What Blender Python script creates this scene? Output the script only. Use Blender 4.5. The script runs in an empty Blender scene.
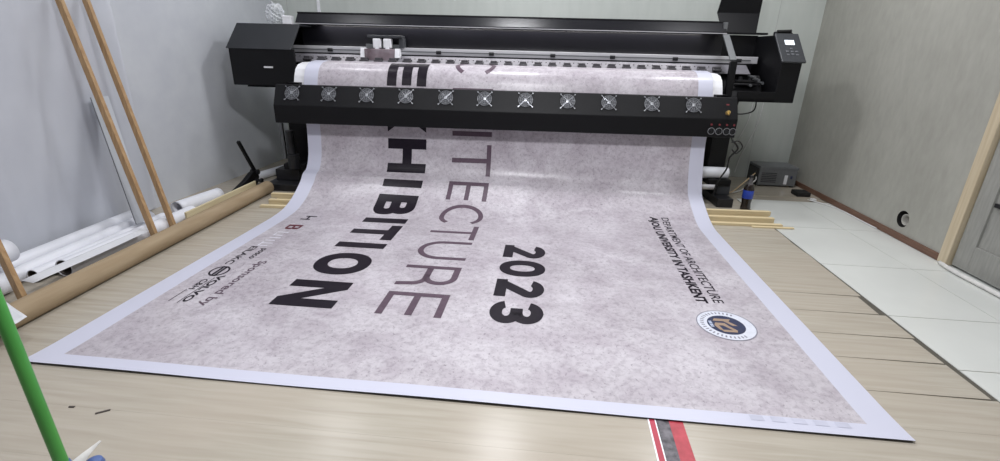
import bpy, bmesh, math, random
from mathutils import Vector, Matrix
random.seed(7)
scene = bpy.context.scene
COL = scene.collection

# ------------------------------------------------------------------ camera, world, lights, exposure
cam_data = bpy.data.cameras.new('camera')
cam = bpy.data.objects.new('camera', cam_data); COL.objects.link(cam)
cam_data.sensor_width = 36.0
cam_data.lens = 17.1607
cam_data.clip_start = 0.02
CAM_R = Vector((0.99465, 0.10027, 0.02478)); CAM_U = Vector((-0.05792, 0.34276, 0.93764)); CAM_B = Vector((0.08552, -0.93406, 0.34673))
cam.matrix_world = Matrix(((CAM_R.x, CAM_U.x, CAM_B.x, 1.94952), (CAM_R.y, CAM_U.y, CAM_B.y, -1.36052),
                           (CAM_R.z, CAM_U.z, CAM_B.z, 1.15435), (0, 0, 0, 1)))
scene.camera = cam

scene.view_settings.view_transform = 'Standard'
scene.view_settings.look = 'None'
scene.view_settings.gamma = 1.0
scene.view_settings.use_curve_mapping = False
scene.view_settings.exposure = -0.12

world = bpy.data.worlds.new('world'); scene.world = world
world.use_nodes = True
wbg = world.node_tree.nodes['Background']
wbg.inputs[0].default_value = (0.86, 0.90, 1.0, 1)
wbg.inputs[1].default_value = 0.17
CEIL = 2.85
LAMPS = [(-0.10, 2.45, 14), (1.63, 2.60, 32), (3.45, 2.50, 26), (0.2, 0.1, 12), (1.9, 0.0, 66), (3.6, 0.1, 14)]
def ceiling_lamp_light(x, y, power):
    l = bpy.data.lights.new('ceiling_lamp_light', 'AREA')
    l.shape = 'SQUARE'; l.size = 0.40; l.energy = power; l.color = (0.96, 0.97, 1.0)
    o = bpy.data.objects.new('ceiling_lamp_light', l); COL.objects.link(o)
    o.location = (x, y, CEIL - 0.075)
    return o
for lx, ly, lp in LAMPS:
    ceiling_lamp_light(lx, ly, lp)
# added fill light under the top cover, brightening the sheet on the platen
wl = bpy.data.lights.new('added_platen_light', 'AREA'); wl.shape = 'RECTANGLE'; wl.size = 3.3; wl.size_y = 0.02; wl.energy = 5.0; wl.color = (1.0, 0.97, 0.97)
wlo = bpy.data.objects.new('added_platen_light', wl); COL.objects.link(wlo)
wlo.matrix_world = Matrix.Translation((0, 2.40, 0)) @ Matrix.Rotation(math.radians(2.6), 4, 'Z') @ Matrix.Translation((1.60, .600, 1.352)) @ Matrix.Rotation(math.radians(9), 4, 'X')

# ------------------------------------------------------------------ helpers: colour and materials
def lin(c):
    c = c / 255.0
    return c / 12.92 if c <= 0.04045 else ((c + 0.055) / 1.055) ** 2.4
def rgb(r, g, b):
    return (lin(r), lin(g), lin(b), 1.0)

def mat(name, col, rough=0.5, metal=0.0, col2=None, scale=8.0, stretch=(1, 1, 1), bump=0.0, bump_scale=None,
        coat=0.0, alpha=1.0, trans=0.0, detail=4.0, spec=0.5, emit=0.0):
    m = bpy.data.materials.new(name); m.use_nodes = True
    nt = m.node_tree; N = nt.nodes; Lk = nt.links
    b = N['Principled BSDF']
    b.inputs['Base Color'].default_value = col
    b.inputs['Roughness'].default_value = rough
    b.inputs['Metallic'].default_value = metal
    b.inputs['Coat Weight'].default_value = coat
    b.inputs['Coat Roughness'].default_value = 0.12
    b.inputs['Alpha'].default_value = alpha
    b.inputs['Transmission Weight'].default_value = trans
    b.inputs['Specular IOR Level'].default_value = spec
    if emit:
        b.inputs['Emission Color'].default_value = col
        b.inputs['Emission Strength'].default_value = emit
    tc = N.new('ShaderNodeTexCoord'); mp = N.new('ShaderNodeMapping')
    mp.inputs['Scale'].default_value = stretch
    Lk.new(tc.outputs['Object'], mp.inputs['Vector'])
    nz = N.new('ShaderNodeTexNoise'); nz.inputs['Scale'].default_value = scale; nz.inputs['Detail'].default_value = detail
    Lk.new(mp.outputs['Vector'], nz.inputs['Vector'])
    if col2 is None:
        col2 = tuple(min(1, c * 1.12 + 0.002) for c in col[:3]) + (1,)
    r = N.new('ShaderNodeValToRGB')
    r.color_ramp.elements[0].color = col; r.color_ramp.elements[1].color = col2
    r.color_ramp.elements[0].position = 0.33; r.color_ramp.elements[1].position = 0.68
    Lk.new(nz.outputs['Fac'], r.inputs['Fac']); Lk.new(r.outputs['Color'], b.inputs['Base Color'])
    if bump:
        bp = N.new('ShaderNodeBump'); bp.inputs['Strength'].default_value = bump; bp.inputs['Distance'].default_value = 0.01
        if bump_scale:
            n2 = N.new('ShaderNodeTexNoise'); n2.inputs['Scale'].default_value = bump_scale; n2.inputs['Detail'].default_value = 5
            Lk.new(mp.outputs['Vector'], n2.inputs['Vector']); Lk.new(n2.outputs['Fac'], bp.inputs['Height'])
        else:
            Lk.new(nz.outputs['Fac'], bp.inputs['Height'])
        Lk.new(bp.outputs['Normal'], b.inputs['Normal'])
    return m

M = {}
M['black_sheet'] = mat('black_powder_coat', rgb(10, 10, 13), 0.5, col2=rgb(13, 13, 17), scale=60, spec=.28)
M['black_gloss'] = mat('black_gloss_cover', rgb(19, 19, 24), 0.25, col2=rgb(23, 23, 28), scale=3)
M['charcoal'] = mat('charcoal_powder_coat', rgb(18, 21, 27), 0.6, col2=rgb(21, 24, 30), scale=90)
M['panel_grey'] = mat('grey_control_panel', rgb(52, 54, 58), 0.45, col2=rgb(58, 60, 64), scale=50)
M['dark_plastic'] = mat('dark_plastic', rgb(24, 24, 27), 0.4, col2=rgb(34, 34, 38), scale=30)
M['roller'] = mat('grey_roller', rgb(52, 50, 54), 0.5, col2=rgb(64, 62, 66), scale=30)
M['rubber'] = mat('black_rubber', rgb(16, 16, 17), 0.7, col2=rgb(24, 24, 25), scale=40)
M['aluminium'] = mat('brushed_aluminium', rgb(214, 213, 216), 0.34, 0.35, col2=rgb(196, 195, 200), scale=14, stretch=(0.4, 6, 20))
M['platen_metal'] = mat('platen_metal', rgb(116, 114, 120), 0.4, 0.2, col2=rgb(132, 130, 136), scale=12, stretch=(1, 6, 6))
M['wire'] = mat('chrome_wire', rgb(188, 190, 195), 0.3, 0.6, col2=rgb(120, 122, 128), scale=80)
M['fan_dark'] = mat('fan_blade_grey', rgb(64, 66, 70), 0.5, col2=rgb(92, 94, 98), scale=55)
M['white_plastic'] = mat('white_plastic', rgb(228, 228, 232), 0.4, col2=rgb(238, 238, 242), scale=20)
M['smoke_cover'] = mat('smoky_clear_cover', rgb(172, 158, 165), 0.2, col2=rgb(120, 104, 110), scale=9, alpha=0.72)
M['screen'] = mat('lit_screen', rgb(225, 235, 245), 0.3, emit=0.9)
M['red_label'] = mat('red_label', rgb(118, 44, 50), 0.5, scale=60)
M['brass'] = mat('brass_knob', rgb(206, 176, 112), 0.3, 0.7, scale=40)
M['ring_grey'] = mat('grey_ring', rgb(120, 121, 124), 0.4, scale=40)
M['kraft'] = mat('kraft_cardboard', rgb(152, 132, 104), 0.75, col2=rgb(166, 147, 120), scale=5, stretch=(6, 0.6, 6), bump=0.05)
M['core'] = mat('dark_core', rgb(92, 84, 80), 0.8, col2=rgb(70, 64, 62), scale=20)
M['vinyl_white'] = mat('white_vinyl_roll', rgb(234, 235, 241), 0.35, col2=rgb(226, 228, 236), scale=4, stretch=(5, 0.7, 5))
M['paper'] = mat('white_paper', rgb(218, 219, 223), 0.6, col2=rgb(226, 227, 230), scale=6)
M['pine'] = mat('pine_batten', rgb(226, 210, 172), 0.55, col2=rgb(210, 190, 150), scale=5, stretch=(0.5, 14, 14))
M['pine_y'] = mat('pine_plank', rgb(216, 205, 172), 0.6, col2=rgb(204, 190, 154), scale=5, stretch=(14, 0.5, 14))
M['stick'] = mat('aged_wood_stick', rgb(180, 148, 108), 0.55, col2=rgb(156, 122, 84), scale=6, stretch=(14, 14, 0.7))
M['green'] = mat('green_plastic', rgb(66, 150, 64), 0.35, col2=rgb(78, 164, 74), scale=6, stretch=(4, 4, 1))
M['mop_blue'] = mat('blue_plastic', rgb(76, 98, 150), 0.45, col2=rgb(90, 112, 164), scale=20)
M['cloth'] = mat('white_cloth', rgb(222, 220, 216), 0.8, col2=rgb(205, 204, 202), scale=30, bump=0.2)
M['ups_grey'] = mat('grey_steel_case', rgb(98, 100, 102), 0.45, col2=rgb(106, 108, 110), scale=50)
M['cola'] = mat('cola_bottle', rgb(26, 16, 14), 0.12, col2=rgb(34, 22, 18), scale=12, coat=0.6)
M['cola_clear'] = mat('clear_bottle_neck', rgb(96, 92, 92), 0.12, col2=rgb(120, 118, 120), scale=12, alpha=0.75)
M['blue_label'] = mat('blue_label', rgb(38, 62, 160), 0.35, col2=rgb(48, 78, 184), scale=22)
M['cable_black'] = mat('black_cable', rgb(18, 18, 19), 0.5, scale=30)
M['cable_cream'] = mat('cream_cable', rgb(212, 186, 150), 0.5, scale=30)
M['cable_white'] = mat('white_cable', rgb(220, 220, 220), 0.5, scale=30)
M['board_joint'] = mat('dark_joint', rgb(84, 80, 72), 0.8, scale=30)
M['baseboard'] = mat('brown_baseboard', rgb(116, 86, 70), 0.45, col2=rgb(98, 70, 56), scale=8, stretch=(20, 1, 20))
M['trim_wood'] = mat('pale_pine_jamb', rgb(202, 188, 162), 0.5, col2=rgb(188, 172, 144), scale=5, stretch=(12, 12, 0.6))
M['bag'] = mat('clear_polythene', rgb(206, 210, 216), 0.25, col2=rgb(236, 238, 242), scale=45, alpha=0.42, bump=0.3)
M['film'] = mat('translucent_film', rgb(214, 217, 226), 0.3, col2=rgb(222, 225, 233), scale=3, alpha=0.7)
M['acrylic'] = mat('pale_board', rgb(184, 188, 195), 0.3, col2=rgb(192, 196, 202), scale=4)
M['grey_edge'] = mat('grey_board_edge', rgb(112, 114, 118), 0.5, scale=20)
M['steel_dull'] = mat('dull_steel', rgb(108, 110, 112), 0.45, 0.4, scale=20)
M['ink_black'] = mat('printed_black', rgb(24, 18, 28), 0.36, col2=rgb(30, 23, 34), scale=40, spec=.22)
M['ink_plum'] = mat('printed_plum_grey', rgb(88, 72, 84), 0.36, col2=rgb(96, 80, 92), scale=40, spec=.25)
M['ink_red'] = mat('printed_dark_red', rgb(96, 44, 54), 0.34, scale=40)
M['ink_white'] = mat('printed_white', rgb(236, 236, 244), 0.34, scale=40)
M['ink_pale'] = mat('printed_off_white', rgb(220, 219, 228), 0.34, scale=40)
M['ink_seal'] = mat('printed_seal_white', rgb(212, 215, 226), 0.34, scale=40)
M['ink_blue'] = mat('printed_navy', rgb(46, 54, 86), 0.34, col2=rgb(56, 60, 84), scale=20)
M['ink_tan'] = mat('printed_tan', rgb(158, 136, 118), 0.34, scale=20)
M['ink_lightblue'] = mat('printed_pale_blue', rgb(196, 206, 228), 0.34, scale=40)
M['ink_grey'] = mat('printed_grey', rgb(136, 134, 146), 0.34, scale=40)
M['vinyl_back'] = mat('black_vinyl_back', rgb(44, 42, 50), 0.5, scale=20)

# ------------------------------------------------------------------ helpers: meshes and objects
def obj(name, bm, m, parent=None, smooth=False, loc=None):
    me = bpy.data.meshes.new(name)
    bm.normal_update(); bm.to_mesh(me); bm.free()
    ms = m if isinstance(m, (list, tuple)) else [m]
    for k in ms: me.materials.append(k)
    if smooth:
        for p in me.polygons: p.use_smooth = True
        try: me.set_sharp_from_angle(angle=math.radians(38))
        except Exception: pass
    o = bpy.data.objects.new(name, me); COL.objects.link(o)
    if parent: o.parent = parent
    if loc: o.location = loc
    return o
def tag(o, label, cat, group=None):
    o['label'] = label; o['category'] = cat
    if group: o['group'] = group
    return o
def thing(name, label, cat, loc=(0, 0, 0), rotz=0.0, group=None):
    o = bpy.data.objects.new(name, None); COL.objects.link(o)
    o.empty_display_size = 0.1
    o.location = loc; o.rotation_euler = (0, 0, rotz)
    return tag(o, label, cat, group)
def structure(o):
    o['kind'] = 'structure'; return o
def nb(): return bmesh.new()

def box(bm, x0, y0, z0, x1, y1, z1, bev=0.0, mi=0):
    vs = [bm.verts.new((x, y, z)) for x in (x0, x1) for y in (y0, y1) for z in (z0, z1)]
    fs = []
    for q in ((0, 1, 3, 2), (4, 6, 7, 5), (0, 4, 5, 1), (2, 3, 7, 6), (0, 2, 6, 4), (1, 5, 7, 3)):
        f = bm.faces.new([vs[i] for i in q]); f.material_index = mi; fs.append(f)
    if bev:
        es = list({e for f in fs for e in f.edges})
        bmesh.ops.bevel(bm, geom=es, offset=bev, segments=2, affect='EDGES', profile=0.5)
    return vs
def prism(bm, prof, x0, x1, bev=0.0, mi=0):
    """(y,z) outline run along x; prof counter-clockwise seen from +x"""
    a = [bm.verts.new((x0, y, z)) for y, z in prof]; b = [bm.verts.new((x1, y, z)) for y, z in prof]
    n = len(prof); fs = []
    fs.append(bm.faces.new(list(reversed(a)))); fs.append(bm.faces.new(b))
    for i in range(n):
        j = (i + 1) % n
        fs.append(bm.faces.new((a[i], a[j], b[j], b[i])))
    for f in fs: f.material_index = mi
    bmesh.ops.recalc_face_normals(bm, faces=fs)
    if bev:
        es = list({e for f in fs for e in f.edges})
        bmesh.ops.bevel(bm, geom=es, offset=bev, segments=2, affect='EDGES', profile=0.5)
def frame_of(d):
    d = Vector(d).normalized()
    u = Vector((0, 0, 1)) if abs(d.z) < 0.9 else Vector((1, 0, 0))
    a = d.cross(u).normalized(); b = a.cross(d).normalized()
    return a, b
def ring_pts(c, a, b, r, n):
    return [Vector(c) + a * (r * math.cos(2 * math.pi * i / n)) + b * (r * math.sin(2 * math.pi * i / n)) for i in range(n)]
def skin_rings(bm, rings, cap=True, mi=0):
    vr = [[bm.verts.new(p) for p in r] for r in rings]
    n = len(vr[0]); fs = []
    for k in range(len(vr) - 1):
        for i in range(n):
            j = (i + 1) % n
            fs.append(bm.faces.new((vr[k][i], vr[k][j], vr[k + 1][j], vr[k + 1][i])))
    if cap:
        fs.append(bm.faces.new(list(reversed(vr[0])))); fs.append(bm.faces.new(vr[-1]))
    for f in fs: f.material_index = mi
    bmesh.ops.recalc_face_normals(bm, faces=fs)
def cyl(bm, p0, p1, r, n=20, r1=None, cap=True, mi=0):
    d = Vector(p1) - Vector(p0); a, b = frame_of(d)
    skin_rings(bm, [ring_pts(p0, a, b, r, n), ring_pts(p1, a, b, r if r1 is None else r1, n)], cap, mi)
def pipe(bm, p0, p1, ro, ri, n=28, mi=0):
    """open tube with a wall, hollow at both ends"""
    d = Vector(p1) - Vector(p0); a, b = frame_of(d)
    R = [ring_pts(p0, a, b, ri, n), ring_pts(p0, a, b, ro, n), ring_pts(p1, a, b, ro, n), ring_pts(p1, a, b, ri, n)]
    vr = [[bm.verts.new(p) for p in r] for r in R]
    fs = []
    for k in range(4):
        q = (k + 1) % 4
        for i in range(n):
            j = (i + 1) % n
            fs.append(bm.faces.new((vr[k][i], vr[k][j], vr[q][j], vr[q][i])))
    for f in fs: f.material_index = mi
    bmesh.ops.recalc_face_normals(bm, faces=fs)
def scroll(bm, p0, p1, r, turns=2.6, gap=0.006, n=34, flare=0.0):
    """a rolled sheet: spiral section swept from p0 to p1"""
    d = Vector(p1) - Vector(p0); a, b = frame_of(d)
    tot = int(turns * n); rows = []
    for k in range(9):
        c = Vector(p0).lerp(Vector(p1), k / 8.0); row = []
        for i in range(tot + 1):
            t = i / n
            rr = r - gap * t * (1 + flare * k / 8.0)
            row.append(bm.verts.new(c + a * (rr * math.cos(2 * math.pi * t + 2.4)) + b * (rr * math.sin(2 * math.pi * t + 2.4))))
        rows.append(row)
    for k in range(8):
        for i in range(tot):
            bm.faces.new((rows[k][i], rows[k][i + 1], rows[k + 1][i + 1], rows[k + 1][i]))
def catmull(pts, sub=8):
    P = [Vector(p) for p in pts]; out = []
    for i in range(len(P) - 1):
        p0 = P[i - 1] if i else 2 * P[0] - P[1]
        p1, p2 = P[i], P[i + 1]
        p3 = P[i + 2] if i + 2 < len(P) else 2 * P[-1] - P[-2]
        for k in range(sub):
            t = k / sub
            out.append(0.5 * ((2 * p1) + (p2 - p0) * t + (2 * p0 - 5 * p1 + 4 * p2 - p3) * t * t + (3 * p1 - p0 - 3 * p2 + p3) * t ** 3))
    out.append(P[-1]); return out
def cable(bm, pts, r, sub=8, n=8, mi=0):
    P = catmull(pts, sub); rings = []; pa = None
    for i, p in enumerate(P):
        d = (P[min(i + 1, len(P) - 1)] - P[max(i - 1, 0)]).normalized()
        if pa is None: a, b = frame_of(d)
        else:
            a = (pa - d * pa.dot(d)).normalized(); b = d.cross(a)
        pa = a
        rings.append(ring_pts(p, a, b, r, n))
    skin_rings(bm, rings, True, mi)
def lathe(bm, prof, n=28, mi=0, c=(0, 0, 0)):
    rings = [[Vector((c[0] + r * math.cos(2 * math.pi * i / n), c[1] + r * math.sin(2 * math.pi * i / n), c[2] + z)) for i in range(n)] for r, z in prof]
    skin_rings(bm, rings, True, mi)
def bar(bm, p0, p1, w, t, up=(0, 0, 1), mi=0, bev=0.0):
    """rectangular bar from p0 to p1, w across, t along 'up'"""
    p0, p1 = Vector(p0), Vector(p1); d = (p1 - p0).normalized()
    a = d.cross(Vector(up)).normalized(); b = a.cross(d).normalized()
    vs = [bm.verts.new(p + a * sx * w / 2 + b * sy * t / 2) for p in (p0, p1) for sx, sy in ((-1, -1), (1, -1), (1, 1), (-1, 1))]
    fs = [bm.faces.new([vs[i] for i in q]) for q in ((3, 2, 1, 0), (4, 5, 6, 7), (0, 1, 5, 4), (1, 2, 6, 5), (2, 3, 7, 6), (3, 0, 4, 7))]
    for f in fs: f.material_index = mi
    bmesh.ops.recalc_face_normals(bm, faces=fs)
    if bev:
        es = list({e for f in fs for e in f.edges})
        bmesh.ops.bevel(bm, geom=es, offset=bev, segments=2, affect='EDGES', profile=0.5)

# ------------------------------------------------------------------ the setting
XL, XR, YB, YF = -0.95, 4.46, 3.80, -2.6

def wall_material(name, c0, c1, c2, rough, strips, bump):
    m = bpy.data.materials.new(name); m.use_nodes = True
    nt = m.node_tree; N = nt.nodes; Lk = nt.links; b = N['Principled BSDF']
    tc = N.new('ShaderNodeTexCoord')
    n1 = N.new('ShaderNodeTexNoise'); n1.inputs['Scale'].default_value = 2.2; n1.inputs['Detail'].default_value = 3
    mp = N.new('ShaderNodeMapping'); mp.inputs['Scale'].default_value = strips
    n2 = N.new('ShaderNodeTexNoise'); n2.inputs['Scale'].default_value = 9; n2.inputs['Detail'].default_value = 6
    Lk.new(tc.outputs['Object'], n1.inputs['Vector']); Lk.new(tc.outputs['Object'], mp.inputs['Vector']); Lk.new(mp.outputs['Vector'], n2.inputs['Vector'])
    ad = N.new('ShaderNodeMath'); ad.operation = 'MULTIPLY_ADD'; ad.inputs[1].default_value = 0.5
    Lk.new(n1.outputs['Fac'], ad.inputs[0])
    hf = N.new('ShaderNodeMath'); hf.operation = 'MULTIPLY'; hf.inputs[1].default_value = 0.5
    Lk.new(n2.outputs['Fac'], hf.inputs[0]); Lk.new(hf.outputs[0], ad.inputs[2])
    r = N.new('ShaderNodeValToRGB'); r.color_ramp.elements[0].position = 0.36; r.color_ramp.elements[1].position = 0.66
    r.color_ramp.elements[0].color = c0; r.color_ramp.elements[1].color = c2
    e = r.color_ramp.elements.new(0.5); e.color = c1
    Lk.new(ad.outputs[0], r.inputs['Fac']); Lk.new(r.outputs['Color'], b.inputs['Base Color'])
    b.inputs['Roughness'].default_value = rough
    bp = N.new('ShaderNodeBump'); bp.inputs['Strength'].default_value = bump; bp.inputs['Distance'].default_value = 0.004
    Lk.new(n2.outputs['Fac'], bp.inputs['Height']); Lk.new(bp.outputs['Normal'], b.inputs['Normal'])
    return m
M['wallpaper'] = wall_material('greige_wallpaper', rgb(154, 153, 145), rgb(160, 159, 151), rgb(167, 166, 158), 0.6, (3, 3, 1.2), 0.04)
M['wall_white'] = wall_material('white_left_wall', rgb(196, 199, 206), rgb(200, 203, 209), rgb(205, 208, 213), 0.45, (1, 1, 1), 0.03)
M['wall_back'] = wall_material('pale_back_panels', rgb(186, 191, 186), rgb(190, 195, 190), rgb(195, 199, 194), 0.42, (2, 2, 0.4), 0.03)
M['ceiling'] = mat('white_ceiling', rgb(226, 227, 228), 0.8)
M['door_grey'] = wall_material('grey_door_laminate', rgb(136, 136, 132), rgb(146, 146, 141), rgb(156, 155, 150), 0.5, (8, 8, 1), 0.12)

def laminate():
    m = bpy.data.materials.new('beige_laminate'); m.use_nodes = True
    nt = m.node_tree; N = nt.nodes; Lk = nt.links; b = N['Principled BSDF']
    tc = N.new('ShaderNodeTexCoord')
    mp = N.new('ShaderNodeMapping'); mp.inputs['Scale'].default_value = (0.9, 14, 1)
    n1 = N.new('ShaderNodeTexNoise'); n1.inputs['Scale'].default_value = 3.0; n1.inputs['Detail'].default_value = 7; n1.inputs['Distortion'].default_value = 0.5
    n2 = N.new('ShaderNodeTexNoise'); n2.inputs['Scale'].default_value = 1.6; n2.inputs['Detail'].default_value = 2
    Lk.new(tc.outputs['Object'], mp.inputs['Vector']); Lk.new(mp.outputs['Vector'], n1.inputs['Vector']); Lk.new(tc.outputs['Object'], n2.inputs['Vector'])
    r1 = N.new('ShaderNodeValToRGB'); r1.color_ramp.elements[0].position = 0.3; r1.color_ramp.elements[1].position = 0.66
    r1.color_ramp.elements[0].color = rgb(169, 161, 147); r1.color_ramp.elements[1].color = rgb(184, 177, 164)
    Lk.new(n1.outputs['Fac'], r1.inputs['Fac'])
    mx = N.new('ShaderNodeMix'); mx.data_type = 'RGBA'; mx.blend_type = 'MIX'
    r2 = N.new('ShaderNodeValToRGB'); r2.color_ramp.elements[0].position = 0.4; r2.color_ramp.elements[1].position = 0.7
    r2.color_ramp.elements[0].color = (0, 0, 0, 1); r2.color_ramp.elements[1].color = (0.5, 0.5, 0.5, 1)
    Lk.new(n2.outputs['Fac'], r2.inputs['Fac']); Lk.new(r2.outputs['Color'], mx.inputs[0])
    Lk.new(r1.outputs['Color'], mx.inputs[6]); mx.inputs[7].default_value = rgb(180, 169, 155)
    Lk.new(mx.outputs[2], b.inputs['Base Color'])
    b.inputs['Roughness'].default_value = 0.24
    b.inputs['Specular IOR Level'].default_value = 0.25
    bp = N.new('ShaderNodeBump'); bp.inputs['Strength'].default_value = 0.08; bp.inputs['Distance'].default_value = 0.003
    Lk.new(n1.outputs['Fac'], bp.inputs['Height']); Lk.new(bp.outputs['Normal'], b.inputs['Normal'])
    return m
M['laminate'] = laminate()
M['tile'] = mat('white_floor_tile', rgb(208, 210, 206), 0.3, col2=rgb(220, 222, 218), scale=1.5)
M['joint'] = mat('grey_tile_joint', rgb(172, 174, 172), 0.7, scale=20)

# tiled sub-floor (everything stands on it); laminate boards lie on it up to x = 3.66
bm = nb(); box(bm, XL - .1, YF, -0.06, XR + 1.2, YB + .1, -0.006)
structure(obj('floor', bm, M['laminate']))
bm = nb()
ty = [-2.6, -1.6, -0.8, -0.16, 0.44, 0.875, 1.5, 2.2, 2.93]
for i in range(len(ty) - 1):
    for a, b2 in ((3.672, 4.19), (4.193, 5.6)):
        box(bm, a, ty[i] + 0.0025, -0.006, b2, ty[i + 1] - 0.0025, -0.002)
structure(obj('floor.001', bm, M['tile']))
# laminate boards: 0.2 m wide rows, ends uneven along x = 3.66
bm = nb(); y = YF; rows = [0.075, 0.252, 0.471, 0.661, 0.871, 1.066]
edges = [-2.6, -2.4, -2.2, -2.0, -1.8, -1.6, -1.4, -1.2, -1.0, -0.8, -0.6, -0.4, -0.2] + [0.06] + rows[1:] + [1.27, 1.47, 1.67, 1.87, 2.07, 2.27, 2.47, 2.67, 2.87, 3.07, 3.27, 3.47, 3.67, 3.80]
ends = {0.252: 3.645, 0.471: 3.64, 0.661: 3.652, 0.871: 3.628, 1.066: 3.655}
for i in range(len(edges) - 1):
    y0, y1 = edges[i], edges[i + 1]
    wide = 0.004 if y0 in ends or y1 in ends else 0.0
    xe = ends.get(y0, 3.657)
    if y0 > 2.9: xe = XR
    ga = 0.005 if y0 in ends else 0.0004; gb = 0.004 if y1 in ends else 0.0004
    # the gap between two boards opens only over their last half metre
    v = [(XL, y0 + 0.0002), (xe - 0.55, y0 + 0.0002), (xe, y0 + ga), (xe + random.uniform(-.006, .006), y1 - gb), (xe - 0.55, y1 - 0.0002), (XL, y1 - 0.0002)]
    lo = [bm.verts.new((a, b2, -0.006)) for a, b2 in v]; hi = [bm.verts.new((a, b2, 0.0)) for a, b2 in v]
    bm.faces.new(hi)
    for k in range(6):
        q = (k + 1) % 6
        bm.faces.new((lo[k], lo[q], hi[q], hi[k]))
    bm.faces.new(list(reversed(lo)))
structure(obj('floor.002', bm, M['laminate']))
# dark joint strip beneath the board ends
bm = nb(); box(bm, 2.9, -0.3, -0.0058, 3.672, 2.9, -0.0052)
structure(obj('trim_1', bm, M['board_joint']))

bm = nb(); box(bm, XL - .1, YF, -0.06, XL, YB + .1, CEIL); structure(obj('wall_left', bm, M['wall_white']))
bm = nb(); box(bm, XL, YB, -0.06, XR + .12, YB + .1, CEIL); structure(obj('wall_back', bm, M['wall_back']))
HOLE_Y, HOLE_Z, HOLE_R = 2.06, 0.145, 0.058
DOOR_Y0, DOOR_Y1 = 0.66, 1.592
bm = nb()
# right wall up to the door jamb, with the round socket hole cut through the lining
segs = 32
def wall_ring(y0, y1, z0, z1):
    outer = []; inner = []
    for i in range(segs):
        t = 2 * math.pi * i / segs
        c, s = math.cos(t), math.sin(t)
        k = 1 / max(abs(c) / 1.0, abs(s) / 1.0)
        outer.append(Vector((XR, HOLE_Y + 0.12 * c * k, HOLE_Z + 0.1 * s * k)))
        inner.append(Vector((XR, HOLE_Y + HOLE_R * c, HOLE_Z + HOLE_R * s)))
    deep = [p + Vector((0.07, 0, 0)) for p in inner]
    o = [bm.verts.new(p) for p in outer]; n_ = [bm.verts.new(p) for p in inner]; d = [bm.verts.new(p) for p in deep]
    for i in range(segs):
        j = (i + 1) % segs
        bm.faces.new((o[i], o[j], n_[j], n_[i])); f = bm.faces.new((n_[i], n_[j], d[j], d[i])); f.material_index = 1
    f = bm.faces.new(d); f.material_index = 1
wall_ring(0, 0, 0, 0)
def wq(y0, y1, z0, z1):
    vs = [bm.verts.new((XR, a, b2)) for a, b2 in ((y0, z0), (y1, z0), (y1, z1), (y0, z1))]; bm.faces.new(vs)
hy0, hy1, hz0, hz1 = HOLE_Y - .12, HOLE_Y + .12, HOLE_Z - .1, HOLE_Z + .1
wq(DOOR_Y1 + .004, hy0, -.06, CEIL); wq(hy1, YB, -.06, CEIL); wq(hy0, hy1, -.06, hz0); wq(hy0, hy1, hz1, CEIL)
box(bm, XR + .075, DOOR_Y1, -.06, XR + .12, YB, CEIL)
box(bm, XR + .001, YF, -.06, XR + .12, DOOR_Y0, CEIL)
box(bm, XR + .001, DOOR_Y0, 2.1, XR + .12, DOOR_Y1, CEIL)
structure(obj('wall_right', bm, [M['wallpaper'], M['rubber']]))
bm = nb(); box(bm, XL - .1, YF, CEIL, XR + .12, YB + .1, CEIL + .06); structure(obj('ceiling', bm, M['ceiling']))
bm = nb(); box(bm, XR - .012, DOOR_Y1 + .076, 0.0, XR, YB, 0.046, 0.003); structure(obj('baseboard_right', bm, M['baseboard']))
# pine door jamb
bm = nb(); box(bm, XR - .014, DOOR_Y1 + .004, 0.0, XR + .03, DOOR_Y1 + .074, 2.16, 0.004); structure(obj('trim_2', bm, M['trim_wood']))
# door leaf: stiles, rails, two recessed panels, dark lever plate
bm = nb()
dx = XR + .012
box(bm, dx + .012, DOOR_Y0, .012, dx + .045, DOOR_Y1 - .006, 2.09)
for a, b2, c, d in ((DOOR_Y0, DOOR_Y0 + .11, .012, 2.09), (DOOR_Y1 - .116, DOOR_Y1 - .006, .012, 2.09), (DOOR_Y0 + .11, DOOR_Y1 - .116, .012, .17),
                    (DOOR_Y0 + .11, DOOR_Y1 - .116, .86, 1.02), (DOOR_Y0 + .11, DOOR_Y1 - .116, 1.95, 2.09)):
    box(bm, dx, a, c, dx + .0125, b2, d, 0.002)
dr = structure(obj('door_1', bm, M['door_grey']))
bm = nb(); box(bm, dx - .002, DOOR_Y0 + .2, .418, dx + .0135, DOOR_Y1 - .13, .44); obj('groove_strip', bm, M['dark_plastic'], dr)
bm = nb(); box(bm, dx - .012, DOOR_Y0 + .03, .98, dx, DOOR_Y0 + .07, 1.16, .003); cyl(bm, (dx - .05, DOOR_Y0 + .05, 1.07), (dx, DOOR_Y0 + .05, 1.07), .009); cyl(bm, (dx - .05, DOOR_Y0 + .05, 1.07), (dx - .05, DOOR_Y0 + .17, 1.07), .009)
obj('door_handle', bm, M['steel_dull'], dr)
# back wall panel joints
for k, (x, w) in enumerate(((-0.46, .03), (-0.79, .006), (4.06, .005), (3.83, .005))):
    bm = nb(); box(bm, x, YB - (.012 if k == 0 else .002), 0.0, x + w, YB, CEIL)
    structure(obj('trim_%d' % (3 + k), bm, M['white_plastic'] if k == 0 else M['joint']))

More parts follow.
